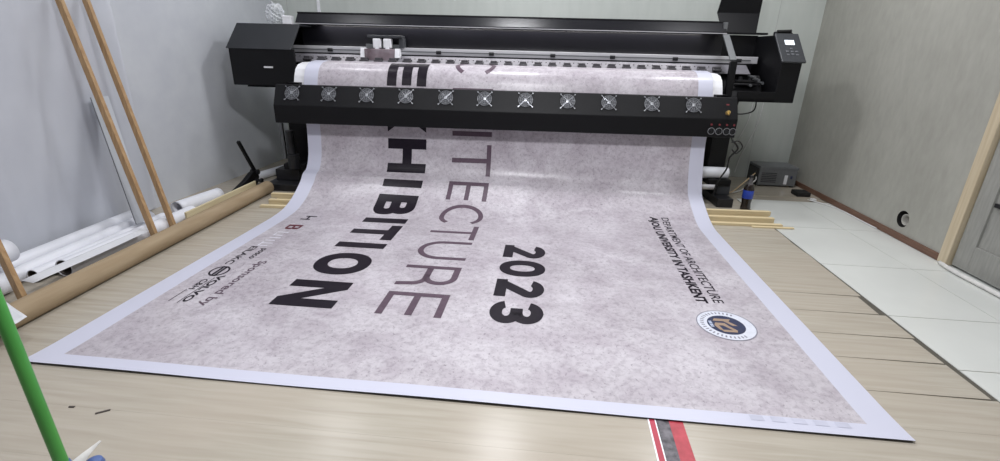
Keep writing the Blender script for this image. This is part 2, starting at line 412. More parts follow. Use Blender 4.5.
# ceiling lamps (fittings for the lights above)
LAB = ['square ceiling lamp above the left end of the printer', 'square ceiling lamp above the middle of the printer', 'square ceiling lamp above the right end of the printer',
       'square ceiling lamp above the left front of the banner', 'square ceiling lamp above the middle front of the banner', 'square ceiling lamp above the right front of the banner']
for (lx, ly, lp), lb in zip(LAMPS, LAB):
    t = thing('ceiling_lamp', lb, 'lamp', (lx, ly, CEIL), 0, 'square ceiling lamps')
    bm = nb(); box(bm, -.23, -.23, -.06, .23, .23, 0, .006); obj('housing', bm, M['white_plastic'], t)

# ------------------------------------------------------------------ printer frame: local x along the machine, y into the room
PTH = math.radians(2.6)
P0 = Vector((0.0, 2.40, 0.0))
printer = thing('wide_format_printer', 'long black wide format printer standing across the back of the room', 'printer', P0, PTH)

# ------------------------------------------------------------------ the printed banner: one sheet from the platen down to the floor
KL = [(-.014, .003), (.5, .003), (1.0, .003), (1.55, .003), (1.78, .006), (1.90, .018), (2.02, .055), (2.136, .116), (2.205, .163), (2.248, .206), (2.312, .232), (2.372, .325), (2.395, .454), (2.402, .587)]
KR = [(-.014, .003), (.5, .003), (1.0, .003), (1.60, .003), (1.86, .004), (2.03, .009), (2.113, .024), (2.228, .062), (2.332, .106), (2.418, .15), (2.462, .221), (2.502, .333), (2.535, .454), (2.547, .587)]
PLT = [(-.004, .66), (.004, .75), (.018, .84), (.034, .90), (.056, .96), (.092, 1.015), (.150, 1.050), (.24, 1.066), (.42, 1.068)]
KL += [(2.402 + a, b) for a, b in PLT]; KR += [(2.547 + a, b) for a, b in PLT]
def spline(K, t):
    n = len(K); i = min(max(int(math.floor(t)), 0), n - 2); f = t - i
    def P(j):
        if j < 0: return 2 * Vector(K[0]) - Vector(K[1])
        if j >= n: return 2 * Vector(K[-1]) - Vector(K[-2])
        return Vector(K[j])
    a, b, c, d = P(i - 1), P(i), P(i + 1), P(i + 2)
    h0 = (b - a).length + 1e-9; h1 = (c - b).length + 1e-9; h2 = (d - c).length + 1e-9
    m1 = ((b - a) / h0 * h1 + (c - b) / h1 * h0) / (h0 + h1) * h1
    m2 = ((c - b) / h1 * h2 + (d - c) / h2 * h1) / (h1 + h2) * h1
    f2, f3 = f * f, f * f * f
    return (2 * f3 - 3 * f2 + 1) * b + (f3 - 2 * f2 + f) * m1 + (-2 * f3 + 3 * f2) * c + (f3 - f2) * m2
NT = (len(KL) - 1) * 24
TL = [spline(KL, i / 24.0) for i in range(NT + 1)]; TR = [spline(KR, i / 24.0) for i in range(NT + 1)]
SA = [-0.014]
for i in range(NT): SA.append(SA[-1] + 0.5 * ((TL[i + 1] - TL[i]).length + (TR[i + 1] - TR[i]).length))
SMAX = SA[-1]
import bisect
def surf(u, s):
    s = min(max(s, -0.014), SMAX); i = min(max(bisect.bisect_right(SA, s) - 1, 0), NT - 1)
    f = (s - SA[i]) / max(SA[i + 1] - SA[i], 1e-9); k = u / 3.2
    L = TL[i].lerp(TL[i + 1], f); R = TR[i].lerp(TR[i + 1], f); q = L.lerp(R, k)
    z = q.y
    z += 0.0022 * max(0, 1 - s / 2.0) * (math.sin(5.1 * u + 1.7 * s) * math.sin(2.3 * s + u) + 1) * 0.5          # the sheet is not perfectly flat
    if s < 0.16: z += 0.006 * (1 - s / 0.16) ** 2 * (0.75 + 0.25 * math.sin(4.0 * u + 0.6))
    return Vector((u, q.x, z))
def surf_n(u, s):
    e = 0.004
    du = surf(u + e, s) - surf(u - e, s); ds = surf(u, min(s + e, SMAX)) - surf(u, max(s - e, -0.014))
    n = du.cross(ds); return n.normalized()
def on_banner(u, s, h=0.0009):
    return surf(u, s) + surf_n(u, s) * h

def banner_material():
    m = bpy.data.materials.new('printed_vinyl'); m.use_nodes = True
    nt = m.node_tree; N = nt.nodes; Lk = nt.links; b = N['Principled BSDF']
    uv = N.new('ShaderNodeUVMap'); uv.uv_map = 'UVMap'
    sx = N.new('ShaderNodeSeparateXYZ'); Lk.new(uv.outputs['UV'], sx.inputs[0])
    def gt(sock, v, op='GREATER_THAN'):
        q = N.new('ShaderNodeMath'); q.operation = op; q.inputs[1].default_value = v; Lk.new(sock, q.inputs[0]); return q.outputs[0]
    def mul(a, c):
        q = N.new('ShaderNodeMath'); q.operation = 'MULTIPLY'; Lk.new(a, q.inputs[0]); Lk.new(c, q.inputs[1]); return q.outputs[0]
    mask = mul(mul(gt(sx.outputs[0], 0.112), gt(sx.outputs[0], 3.09, 'LESS_THAN')), gt(sx.outputs[1], 0.052))
    def noise(scale, detail, dist=0.0, rough=0.55):
        n = N.new('ShaderNodeTexNoise'); n.inputs['Scale'].default_value = scale; n.inputs['Detail'].default_value = detail
        n.inputs['Distortion'].default_value = dist; n.inputs['Roughness'].default_value = rough
        Lk.new(uv.outputs['UV'], n.inputs['Vector']); return n.outputs['Fac']
    def ramp(src, p0, c0, p1, c1):
        r = N.new('ShaderNodeValToRGB'); r.color_ramp.elements[0].position = p0; r.color_ramp.elements[0].color = c0
        r.color_ramp.elements[1].position = p1; r.color_ramp.elements[1].color = c1; Lk.new(src, r.inputs['Fac']); return r.outputs['Color']
    def mix(f, a, c, kind='MIX'):
        q = N.new('ShaderNodeMix'); q.data_type = 'RGBA'; q.blend_type = kind
        if isinstance(f, float): q.inputs[0].default_value = f
        else: Lk.new(f, q.inputs[0])
        for i, v in ((6, a), (7, c)):
            if isinstance(v, tuple): q.inputs[i].default_value = v
            else: Lk.new(v, q.inputs[i])
        return q.outputs[2]
    base = ramp(noise(2.0, 5, 0.3, 0.6), 0.32, rgb(188, 182, 188), 0.68, rgb(208, 203, 209))
    blot = ramp(noise(5.5, 6, 0.6, 0.65), 0.36, rgb(226, 221, 225), 0.60, rgb(255, 255, 255))
    fine = ramp(noise(34, 5, 0.4, 0.7), 0.34, rgb(206, 203, 206), 0.54, rgb(255, 255, 255))
    pits = ramp(noise(75, 3, 0.8, 0.6), 0.32, rgb(140, 134, 140), 0.40, rgb(255, 255, 255))
    c = mix(0.8, base, blot, 'MULTIPLY'); c = mix(0.65, c, fine, 'MULTIPLY'); c = mix(0.5, c, pits, 'MULTIPLY')
    white = rgb(205, 206, 222)
    Lk.new(mix(mask, white, c), b.inputs['Base Color'])
    b.inputs['Roughness'].default_value = 0.30
    b.inputs['Specular IOR Level'].default_value = 0.42
    bp = N.new('ShaderNodeBump'); bp.inputs['Strength'].default_value = 0.12; bp.inputs['Distance'].default_value = 0.02
    Lk.new(noise(3.2, 2), bp.inputs['Height']); Lk.new(bp.outputs['Normal'], b.inputs['Normal'])
    return m
M['print'] = banner_material()

bm = nb(); NU = 72
ss = []
s = -0.014
while s < SMAX:
    ss.append(s); s += 0.010 if (s < 0.16 or s > 1.7) else 0.03
ss.append(SMAX)
uvl = bm.loops.layers.uv.new('UVMap')
grid = [[bm.verts.new(surf(3.2 * i / NU, q)) for i in range(NU + 1)] for q in ss]
for j in range(len(ss) - 1):
    for i in range(NU):
        f = bm.faces.new((grid[j][i], grid[j][i + 1], grid[j + 1][i + 1], grid[j + 1][i])); f.smooth = True
        for lp, (a, c) in zip(f.loops, ((i, j), (i + 1, j), (i + 1, j + 1), (i, j + 1))):
            lp[uvl].uv = (3.2 * a / NU, ss[c])
banner = obj('vinyl_banner', bm, [M['print'], M['vinyl_back']])
sol = banner.modifiers.new('thickness', 'SOLIDIFY'); sol.thickness = 0.0016; sol.offset = -1.0
sol.material_offset = 1; sol.material_offset_rim = 1; sol.use_quality_normals = True
es_ = banner.modifiers.new('crisp_edges', 'EDGE_SPLIT'); es_.split_angle = math.radians(50)
tag(banner, 'huge printed banner with white border running from the printer across the floor', 'banner')

# ---- lettering. Local letter frame: a = along the reading direction (towards the viewer), b = up (towards +x)
class Ink:
    def __init__(self, s0, u0): self.bm = nb(); self.s0 = s0; self.u0 = u0
    def pt(self, a, b, h=0.0011): return on_banner(self.u0 + b, self.s0 - a, h)
    def patch(self, pts, h=0.0011, step=0.02):
        """quad p00,p10,p11,p01 as a grid lying on the sheet"""
        p = [Vector(q) for q in pts]
        na = max(1, int(math.ceil(max((p[1] - p[0]).length, (p[2] - p[3]).length) / step)))
        nbb = max(1, int(math.ceil(max((p[3] - p[0]).length, (p[2] - p[1]).length) / step)))
        g = [[self.bm.verts.new(self.pt(*(p[0].lerp(p[1], i / na)).lerp(p[3].lerp(p[2], i / na), j / nbb), h)) for j in range(nbb + 1)] for i in range(na + 1)]
        for i in range(na):
            for j in range(nbb):
                self.bm.faces.new((g[i][j], g[i + 1][j], g[i + 1][j + 1], g[i][j + 1]))
    def rect(self, a0, b0, a1, b1, h=0.0011): self.patch([(a0, b0), (a1, b0), (a1, b1), (a0, b1)], h)
    def arc(self, ca, cb, ra, rb, wa, wb, d0, d1, e=2.0, h=0.0011, n=None):
        """elliptic stroke between outer radii ra,rb and inner ra-wa, rb-wb; angles in degrees, e>2 squares it off"""
        n = n or max(6, int(abs(d1 - d0) / 6))
        def q(t, ra, rb):
            c, s = math.cos(t), math.sin(t)
            return (ca + ra * math.copysign(abs(c) ** (2 / e), c), cb + rb * math.copysign(abs(s) ** (2 / e), s))
        rows = []
        for i in range(n + 1):
            t = math.radians(d0 + (d1 - d0) * i / n)
            o = Vector(q(t, ra, rb)); k = Vector(q(t, ra - wa, rb - wb))
            rows.append([self.bm.verts.new(self.pt(*k.lerp(o, m / 3.0), h)) for m in range(4)])
        for i in range(n):
            for m in range(3):
                self.bm.faces.new((rows[i][m], rows[i][m + 1], rows[i + 1][m + 1], rows[i + 1][m]))
    def disc(self, ca, cb, r, h=0.0011, n=48):
        self.arc(ca, cb, r, r, r - 1e-4, r - 1e-4, 0, 360, h=h, n=n)
    def done(self, name, m, label=None):
        bmesh.ops.recalc_face_normals(self.bm, faces=self.bm.faces[:])
        o = obj(name, self.bm, m, banner)
        if label: o['label'] = label
        return o

def glyph(k, ch, a, w, H, t, th):
    """draw ch in [a,a+w] x [0,H]; t = stem thickness along a, th = bar thickness along b"""
    if ch == 'E':
        k.rect(a, 0, a + t, H)
        for b0 in (0, (H - th) / 2, H - th): k.rect(a + t, b0, a + w - (0.02 * w if b0 and b0 < H / 2 else 0), b0 + th)
    elif ch == 'X':
        k.patch([(a, 0), (a + t * 1.25, 0), (a + w, H), (a + w - t * 1.25, H)]); k.patch([(a, H), (a + t * 1.25, H), (a + w, 0), (a + w - t * 1.25, 0)])
    elif ch == 'H':
        k.rect(a, 0, a + t, H); k.rect(a + w - t, 0, a + w, H); k.rect(a + t, (H - th) / 2, a + w - t, (H + th) / 2)
    elif ch == 'I': k.rect(a, 0, a + w, H)
    elif ch == 'T': k.rect(a, H - th, a + w, H); k.rect(a + (w - t) / 2, 0, a + (w + t) / 2, H - th)
    elif ch == 'N':
        k.rect(a, 0, a + t, H); k.rect(a + w - t, 0, a + w, H)
        k.patch([(a + t * .02, H), (a + t * 1.05, H), (a + w - t * .02, 0), (a + w - t * 1.05, 0)])
    elif ch == 'O': k.arc(a + w / 2, H / 2, w / 2, H / 2 * 1.02, t, th, 0, 360, e=2.15)
    elif ch == 'C': k.arc(a + w * .52, H / 2, w * .52, H / 2 * 1.02, t, th, 38, 322, e=2.05)
    elif ch == 'U':
        r = w / 2; k.rect(a, r, a + t, H); k.rect(a + w - t, r, a + w, H); k.arc(a + r, r, r, r, t, th, 180, 360)
    elif ch in 'BR':
        h1 = H * (.50 if ch == 'B' else .46); k.rect(a, 0, a + t, H)
        r = (H - h1 + th / 2) / 2; cb = H - r; xa = a + w * (.93 if ch == 'B' else .94) - r
        for b0 in (H - th, H - 2 * r): k.rect(a + t, b0, xa, b0 + th)
        k.arc(xa, cb, r, r, t, th, -90, 90)
        if ch == 'B':
            r2 = (h1 + th / 2) / 2; xb = a + w - r2
            for b0 in (0, 2 * r2 - th): k.rect(a + t, b0, xb, b0 + th)
            k.arc(xb, r2, r2, r2, t, th, -90, 90)
        else:
            bj = H - 2 * r + th
            k.arc(a + w - r * .95 - t * .0, bj - r * .95, r * .95, r * .95, t, th, 0, 90)
            k.rect(a + t, bj - th, a + w - r * .95, bj)
            k.patch([(a + w - t, bj - r * .95), (a + w, bj - r * .95), (a + w + t * .25, 0), (a + w - t * .75, 0)])
    elif ch == '2':
        r = H * .29; cb = H - r; ra = w * .49; ca = a + w * .5
        k.arc(ca, cb, ra, r, t, th, -40, 168)
        d = math.radians(-40); po = Vector((ca + ra * math.cos(d), cb + r * math.sin(d))); pi = Vector((ca + (ra - t) * math.cos(d), cb + (r - th) * math.sin(d)))
        k.patch([pi, po, Vector((a + t * 1.35, th * .55)), Vector((a, th * .55))]); k.patch([(a, 0), (a + w, 0), (a + w, th), (a, th)])
    elif ch == '0': k.arc(a + w / 2, H / 2, w / 2, H / 2 * 1.02, t, th, 0, 360, e=2.2)
    elif ch == '3':
        r = H / 4 + th / 4; ca = a + w * .5
        k.arc(ca, H - r, w * .48, r, t, th, -90, 168); k.arc(ca, r, w / 2, r, t, th, -168, 90)
        k.rect(a + w * .32, H / 2 - th / 2, ca, H / 2 + th / 2)
def word(chars, u0, H, t, th, name, m, label):
    k = Ink(0, u0)
    for ch, s1, s0, *tt in chars:                      # each letter spans sheet positions s1 (start) to s0 (end)
        k.s0 = s1
        glyph(k, ch, 0.0, s1 - s0, H, tt[0] if tt else t, th)
    return k.done(name, m, label)
word([('E', 3.40, 3.145), ('X', 3.11, 2.786, .075), ('H', 2.733, 2.452), ('I', 2.367, 2.282), ('B', 2.19, 1.945), ('I', 1.868, 1.775), ('T', 1.725, 1.445, .084),
      ('I', 1.378, 1.294), ('O', 1.202, .898, .080), ('N', .816, .542, .077)], .669, .314, .082, .076, 'heavy_lettering', M['ink_black'], 'heavy black lettering EXHIBITION')
word([('C', 3.53, 3.240), ('H', 3.142, 2.880), ('I', 2.809, 2.770), ('T', 2.705, 2.446), ('E', 2.378, 2.170), ('C', 2.122, 1.815), ('T', 1.786, 1.526), ('U', 1.482, 1.190),
      ('R', 1.090, .842), ('E', .757, .529)], 1.195, .318, .038, .036, 'light_lettering', M['ink_plum'], 'thin plum grey lettering ITECTURE')
word([('2', 1.480, 1.283), ('0', 1.243, 1.026), ('2', .981, .784), ('3', .737, .528)], 1.727, .257, .066, .060, 'year_lettering', M['ink_black'], 'heavy black number 2023')

def text_on_sheet(parts, name, m, label=None, bold=0.0, flip=False):
    """parts: (string, s_start, s_end, u_base, cap_height, shear)"""
    K = Ink(0, 0)
    for st, s1, s0, u0, h in parts:
        cu = bpy.data.curves.new('text', 'FONT'); cu.body = st; cu.size = 1.0; cu.offset = bold; cu.fill_mode = 'FRONT'; cu.resolution_u = 3
        to = bpy.data.objects.new('text', cu); COL.objects.link(to)
        dg = bpy.context.evaluated_depsgraph_get(); me = bpy.data.meshes.new_from_object(to.evaluated_get(dg))
        bpy.data.objects.remove(to); bpy.data.curves.remove(cu)
        b2 = nb(); b2.from_mesh(me); bpy.data.meshes.remove(me)
        xs = [v.co.x for v in b2.verts]; ys = [v.co.y for v in b2.verts]
        x0, x1 = min(xs), max(xs); cap = 0.729 - 0.0
        kx = (s1 - s0) / (x1 - x0); ky = h / cap
        for v in b2.verts: v.co = (s1 - (v.co.x - x0) * kx, u0 + v.co.y * ky, 0)
        if s1 > 1.7:
            q = max(s0, 1.5)
            while q < s1:
                bmesh.ops.bisect_plane(b2, geom=b2.verts[:] + b2.edges[:] + b2.faces[:], plane_co=(q, 0, 0), plane_no=(1, 0, 0)); q += 0.02
        idx = {}
        for v in b2.verts: idx[v] = K.bm.verts.new(on_banner(v.co.y, v.co.x, 0.0011))
        for f in b2.faces:
            try: K.bm.faces.new([idx[v] for v in f.verts])
            except ValueError: pass
        b2.free()
    for f in K.bm.faces:
        f.normal_update()
        if f.normal.z < 0: f.normal_flip()
    o = obj(name, K.bm, m, banner)
    if label: o['label'] = label
    return o
text_on_sheet([('DEPARTMENT OF ARCHITECTURE', 2.10, .872, 2.840, .054)], 'department_line', M['ink_black'], 'thin line of black capitals DEPARTMENT OF ARCHITECTURE', bold=.006)
text_on_sheet([('AJOU UNIVERSITY IN TASHKENT', 2.105, .860, 2.756, .056)], 'university_line', M['ink_black'], 'bold line of black capitals AJOU UNIVERSITY IN TASHKENT', bold=.034)
text_on_sheet([('Sponsored by', 1.005, .480, .352, .048)], 'sponsor_line', M['ink_plum'], 'small dark grey line Sponsored by', bold=.012)
for st, s1, s0, u0, h in (('VOLVO', .800, .503, .250, .034), ('C&H', .742, .628, .196, .034), ('posco', 1.19, 1.03, .262, .04), ('EILAKC', 1.215, .935, .180, .040)):
    text_on_sheet([(st, s1, s0, u0, h)], 'sponsor_name', M['ink_black'], 'small black sponsor name ' + st, bold=.034 if st == 'VOLVO' else .014)
k = Ink(.845, .213)
k.arc(0, 0, .062, .050, .012, .010, 0, 360); k.rect(-.062, -.016, .062, -.006); k.rect(-.062, .006, .062, .016)
for q in range(9): k.rect(-.05 + q * .012, -.006, -.044 + q * .012, .006)
k.s0 = 0; k.u0 = 0
k.rect(-.625, .189, -.50, .193); k.rect(-.765, .252 - .012, -.49, .252 - .008)
k.done('sponsor_emblem', M['ink_black'], 'small round emblem with a cross band')
# two dark glyphs and a row of white ones near the left edge
k = Ink(1.838, .218)
k.rect(0, .018, .016, .098); k.rect(.062, 0, .078, .070); k.rect(.016, .040, .062, .052)
k.done('short_mark', M['ink_black'], 'dark thin letter H')
k = Ink(1.640, .205); glyph(k, 'B', 0, .095, .10, .030, .014); k.done('initial_letter', M['ink_red'], 'dark red letter B')
k = Ink(0, 0)
for q, (s0, s1) in enumerate(((1.49, 1.47), (1.43, 1.41), (1.385, 1.365), (1.335, 1.315), (1.285, 1.27), (1.24, 1.225))):
    k.rect(-s0, .20, -s0 + (s0 - s1) * .62, .275 - .012 * (q % 2))
k.rect(-1.47, .20, -1.43, .207); k.rect(-1.30, .20, -1.24, .207)
k.done('white_letters', M['ink_pale'], 'faint row of white letters')
# round seal
SC_S, SC_U = .657, 2.828
k = Ink(SC_S, SC_U); k.disc(0, 0, .131, h=.0010); seal = k.done('round_seal', M['ink_seal'], 'round white and navy seal')
k = Ink(SC_S, SC_U); k.arc(0, 0, .131, .131, .005, .005, 0, 360, h=.0017, n=72)
for q in range(26):
    a = math.radians(150 + q * 240 / 25.0); c, s_ = math.cos(a), math.sin(a)
    k.patch([(c * .098 - s_ * .004, s_ * .098 + c * .004), (c * .098 + s_ * .003, s_ * .098 - c * .003), (c * .114 + s_ * .003, s_ * .114 - c * .003), (c * .114 - s_ * .004, s_ * .114 + c * .004)], h=.0017)
k.done('seal_ring_lettering', M['ink_grey'])
k = Ink(SC_S, SC_U); k.disc(0, 0, .083, h=.0017); k.done('seal_disc', M['ink_blue'])
k = Ink(SC_S, SC_U)
k.patch([(-.052, -.040), (-.030, -.052), (-.030, .020), (-.052, .034)], h=.0024); k.patch([(-.030, .020), (.006, .050), (.006, .026), (-.030, -.004)], h=.0024)
k.patch([(-.014, -.046), (.010, -.056), (.010, .008), (-.014, -.004)], h=.0024); k.patch([(.010, .008), (.046, .036), (.046, .014), (.010, -.016)], h=.0024)
k.patch([(.046, -.040), (.064, -.028), (.064, .030), (.046, .036)], h=.0024); k.patch([(.010, -.056), (.050, -.042), (.050, -.026), (.010, -.036)], h=.0024)
k.done('seal_emblem', M['ink_tan'])
k = Ink(SC_S, SC_U)
for q in range(4): k.rect(-.026 + q * .014, -.075, -.017 + q * .014, -.060, h=.0024)
k.done('seal_year', M['ink_lightblue'])
# faint barcode-like test bars in the border at the front right corner
tb = mat('pale_test_bars', rgb(190, 191, 207), .3)
for q in range(5):
    k = Ink(0, 0); k.rect(-.048, 2.70 + q * .07, -.022, 2.745 + q * .07); k.done('test_bar', tb)

# ------------------------------------------------------------------ printer parts (local frame)
def part(name, bm, m, parent=printer, smooth=False, label=None):
    o = obj(name, bm, m, parent, smooth)
    if label: o['label'] = label
    return o
B, CH = M['black_sheet'], M['charcoal']
# left cabinet
bm = nb(); box(bm, -.675, .20, .86, -.125, .222, 1.15, .006); box(bm, -.675, .215, .86, -.655, .78, 1.15, .003); box(bm, -.66, .215, .86, -.125, .78, .875, .002); box(bm, -.66, .76, .87, -.125, .78, 1.34, .002)
lc = part('left_cabinet', bm, B)
bm = nb(); prism(bm, [(.188, 1.146), (.206, 1.146), (.412, 1.336), (.79, 1.336), (.79, 1.348), (.405, 1.348)], -.690, -.145, .003); prism(bm, [(.20, 1.148), (.775, 1.148), (.775, 1.338), (.41, 1.338)], -.688, -.676); part('cabinet_lid', bm, CH, lc, label='charcoal sloping lid')
bm = nb(); box(bm, -.393, .194, 1.000, -.318, .202, 1.013, .002); part('badge', bm, M['white_plastic'], lc, label='small white badge')
# main body: beam under the rail, back panel, top cover with a lighter sloping front
bm = nb()
prism(bm, [(.30, .84), (.80, .84), (.80, 1.04), (.46, 1.04)], -.62, 3.72, .004)
part('lower_beam', bm, B)
bm = nb(); prism(bm, [(.66, 1.04), (.80, 1.04), (.80, 1.362), (.63, 1.362)], -.24, 3.44); part('back_panel', bm, M['black_gloss'])
bm = nb()
prism(bm, [(.545, 1.370), (.560, 1.358), (.86, 1.358), (.86, 1.452), (.615, 1.452)], -.25, 3.425, .006); tcv = part('top_cover', bm, M['black_gloss'])
bm = nb(); box(bm, -.25, .608, 1.446, 3.425, .64, 1.459, .002); part('cover_edge', bm, B, tcv)
bm = nb(); box(bm, -.25, .548, 1.360, 3.425, .556, 1.366); part('cover_lip', bm, M['aluminium'], tcv, label='thin bright lip')
bm = nb(); box(bm, 3.40, .57, 1.385, 3.43, .62, 1.45, .003); part('cover_latch', bm, M['steel_dull'], tcv)
# linear rail with its little black stops
bm = nb(); box(bm, -.60, .55, 1.130, 3.72, .64, 1.186, .004); rail = part('carriage_rail', bm, M['aluminium'], label='silver carriage rail')
bm = nb(); box(bm, -.60, .544, 1.153, 3.66, .551, 1.161); part('rail_groove', bm, M['steel_dull'], rail)
for px in (.04, 1.0, 1.46, 1.99, 2.50, 3.03, 3.56):
    bm = nb(); box(bm, px - .022, .535, 1.140, px + .022, .56, 1.168, .004); box(bm, px - .012, .53, 1.148, px + .012, .536, 1.162, .002)
    part('rail_stop', bm, M['dark_plastic'], rail)
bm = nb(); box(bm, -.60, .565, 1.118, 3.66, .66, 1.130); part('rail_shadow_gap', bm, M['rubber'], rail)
# platen: perforated rear strip, pinch rollers, white curved front guide
bm = nb(); prism(bm, [(.405, 1.050), (.62, 1.050), (.62, 1.119), (.525, 1.119)], -.60, 3.62, .002)
for q in range(94):
    x = -.25 + q * .039
    c0 = Vector((x, .486, 1.0966)); nrm = Vector((0, -.498, .867)).normalized()
    cyl(bm, c0 - nrm * .004, c0 + nrm * .0035, .0045, 8, mi=1)
pl = part('platen', bm, [M['platen_metal'], M['rubber']])
pr_bm = nb(); box(pr_bm, -.027, .40, 1.064, .027, .455, 1.101, .005); cyl(pr_bm, (-.036, .408, 1.074), (.036, .408, 1.074), .011, 12); box(pr_bm, .012, .45, 1.075, .034, .472, 1.09, .003)
pr0 = None
for q in range(29):
    x = -.115 + q * .1235
    if pr0 is None: pr0 = part('pinch_roller', pr_bm, M['roller']); o = pr0
    else: o = pr0.copy(); COL.objects.link(o)
    o.location = (x, 0, 0)
# front guide follows the sheet a centimetre beneath it
prof_top = [(.034, .84), (.050, .90), (.072, .955), (.105, 1.005), (.158, 1.037), (.24, 1.052), (.402, 1.054)]
bm = nb(); prism(bm, prof_top[::-1] + [(.30, .845), (.39, 1.0)], -.085, 3.285)
part('front_guide', bm, M['white_plastic'], label='white curved front guide under the sheet')
for x0, x1 in ((-.115, -.02), (3.22, 3.31)):
    bm = nb(); prism(bm, [(.0, .862), (.30, .862), (.30, .905), (-.01, .905)], x0, x1); part('guide_bracket', bm, B)
# print carriage
car = bpy.data.objects.new('print_carriage', None); COL.objects.link(car); car.parent = printer; car.empty_display_size = .1
def cpart(n, bm, m): return obj(n, bm, m, car)
bm = nb(); box(bm, .372, .452, 1.062, .632, .548, 1.172, .006); cpart('head_cover', bm, M['smoke_cover'])
bm = nb(); box(bm, .40, .47, 1.066, .605, .54, 1.12, .004); cpart('print_heads', bm, mat('dark_red_heads', rgb(86, 62, 66), .4))
for x in (.335, .634):
    bm = nb(); prism(bm, [(.450, 1.10), (.55, 1.10), (.55, 1.176), (.470, 1.176)], x, x + .038, .004); cpart('side_plate', bm, M['white_plastic'])
for x in (.436, .527):
    bm = nb(); box(bm, x, .50, 1.178, x + .070, .56, 1.256, .008); box(bm, x + .018, .494, 1.14, x + .052, .53, 1.18, .004); cpart('ink_damper', bm, M['white_plastic'])
bm = nb(); box(bm, .392, .50, 1.262, .690, .625, 1.283, .005); box(bm, .66, .52, 1.18, .70, .62, 1.262, .005); cpart('carriage_top', bm, M['panel_grey'])
bm = nb(); box(bm, .36, .545, 1.17, .66, .61, 1.21, .004); cpart('carriage_slider', bm, M['steel_dull'])
# side plate strap at the right end of the cover
bm = nb(); bar(bm, (3.400, .50, 1.352), (3.415, .29, 1.155), .052, .012, up=(0, -.7, .7), bev=.002); part('end_strap', bm, M['steel_dull'], label='light grey strap at right end of cover')
bm = nb(); prism(bm, [(.27, .86), (.31, .86), (.315, 1.14), (.275, 1.15)], 3.395, 3.445, .003); part('end_post', bm, B)
bm = nb(); prism(bm, [(.66, .86), (.80, .86), (.80, 1.35), (.66, 1.35)], 3.41, 3.435); part('end_plate', bm, B)
# right cabinet: open service bay and control tower
bm = nb()
box(bm, 3.46, .20, .845, 3.76, .75, .872, .003)
box(bm, 3.46, .20, .845, 3.76, .215, .925, .003)
box(bm, 3.46, .72, .845, 3.76, .75, 1.36, .003)
rc = part('right_cabinet', bm, B)
bm = nb(); box(bm, 3.455, .68, 1.366, 3.82, .74, 1.382, .003); part('bay_top_bar', bm, B, rc)
bm = nb(); box(bm, 3.46, .40, .93, 3.70, .62, .99, .005); cyl(bm, (3.55, .42, .99), (3.55, .42, 1.03), .018, 14); cyl(bm, (3.62, .40, .985), (3.62, .40, 1.02), .014, 14)
box(bm, 3.50, .36, .99, 3.66, .40, 1.005, .002); cyl(bm, (3.48, .36, .97), (3.68, .36, .97), .01, 10); part('capping_station', bm, M['dark_plastic'], rc)
for x, z in ((3.63, 1.03), (3.665, 1.008), (3.70, .985), (3.61, .965)):
    bm = nb(); cyl(bm, (x, .335, z), (x, .46, z), .011, 12); part('ink_fitting', bm, M['steel_dull'], rc)
bm = nb(); prism(bm, [(.20, .845), (.75, .845), (.75, 1.352), (.402, 1.352), (.196, 1.150)], 3.748, 3.905, .006); ct = part('control_tower', bm, B)
pn = Vector((0, -.7, .714)).normalized()
def slab(bm, x0, x1, t0, t1, h0, h1, bev=.0):
    """box on the sloping control panel: t runs 0 (front edge) to 1 (top edge)"""
    e0, e1 = Vector((0, .196, 1.150)), Vector((0, .402, 1.352)); vs = []
    for x in (x0, x1):
        for t in (t0, t1):
            for h in (h0, h1):
                vs.append(bm.verts.new(Vector((x, 0, 0)) + e0.lerp(e1, t) + pn * h))
    fs = [bm.faces.new([vs[i] for i in q]) for q in ((0, 1, 3, 2), (4, 6, 7, 5), (0, 4, 5, 1), (2, 3, 7, 6), (0, 2, 6, 4), (1, 5, 7, 3))]
    if bev: bmesh.ops.bevel(bm, geom=list({e for f in fs for e in f.edges}), offset=bev, segments=2, affect='EDGES', profile=.5)
bm = nb(); slab(bm, 3.742, 3.925, -.03, 1.02, .0, .016, .004); cp = part('control_panel', bm, M['panel_grey'], ct, label='grey sloping control panel')
o = None
bm = nb(); slab(bm, 3.800, 3.872, .58, .76, .014, .019, .002); obj('screen', bm, M['screen'], ct)['label'] = 'lit white screen'
bm = nb(); slab(bm, 3.793, 3.879, .55, .79, .012, .0175, .002); obj('screen_frame', bm, M['dark_plastic'], ct)
bm = nb()
for x, t in ((3.836, .44), (3.800, .34), (3.836, .34), (3.872, .34), (3.836, .24), (3.800, .22), (3.872, .22)): slab(bm, x - .010, x + .010, t - .028, t + .028, .015, .020, .002)
obj('button_pad', bm, mat('grey_buttons', rgb(92, 94, 98), .4), ct)
# maintenance cover folded up at the back
bm = nb()
th = .012
for (z0, y0, a0, b0), (z1, y1, a1, b1) in ((((1.378, .735, 3.455, 3.742)), ((1.545, .85, 3.425, 3.790))), (((1.545, .85, 3.425, 3.790)), ((1.80, .80, 3.45, 3.775)))):
    v = [bm.verts.new(q) for q in ((a0, y0, z0), (b0, y0, z0), (b1, y1, z1), (a1, y1, z1), (a0, y0 + th, z0), (b0, y0 + th, z0), (b1, y1 + th, z1), (a1, y1 + th, z1))]
    for q in ((0, 1, 2, 3), (7, 6, 5, 4), (0, 4, 5, 1), (1, 5, 6, 2), (2, 6, 7, 3), (3, 7, 4, 0)): bm.faces.new([v[i] for i in q])
bmesh.ops.recalc_face_normals(bm, faces=bm.faces[:])
part('raised_cover', bm, B, label='black service cover folded up')
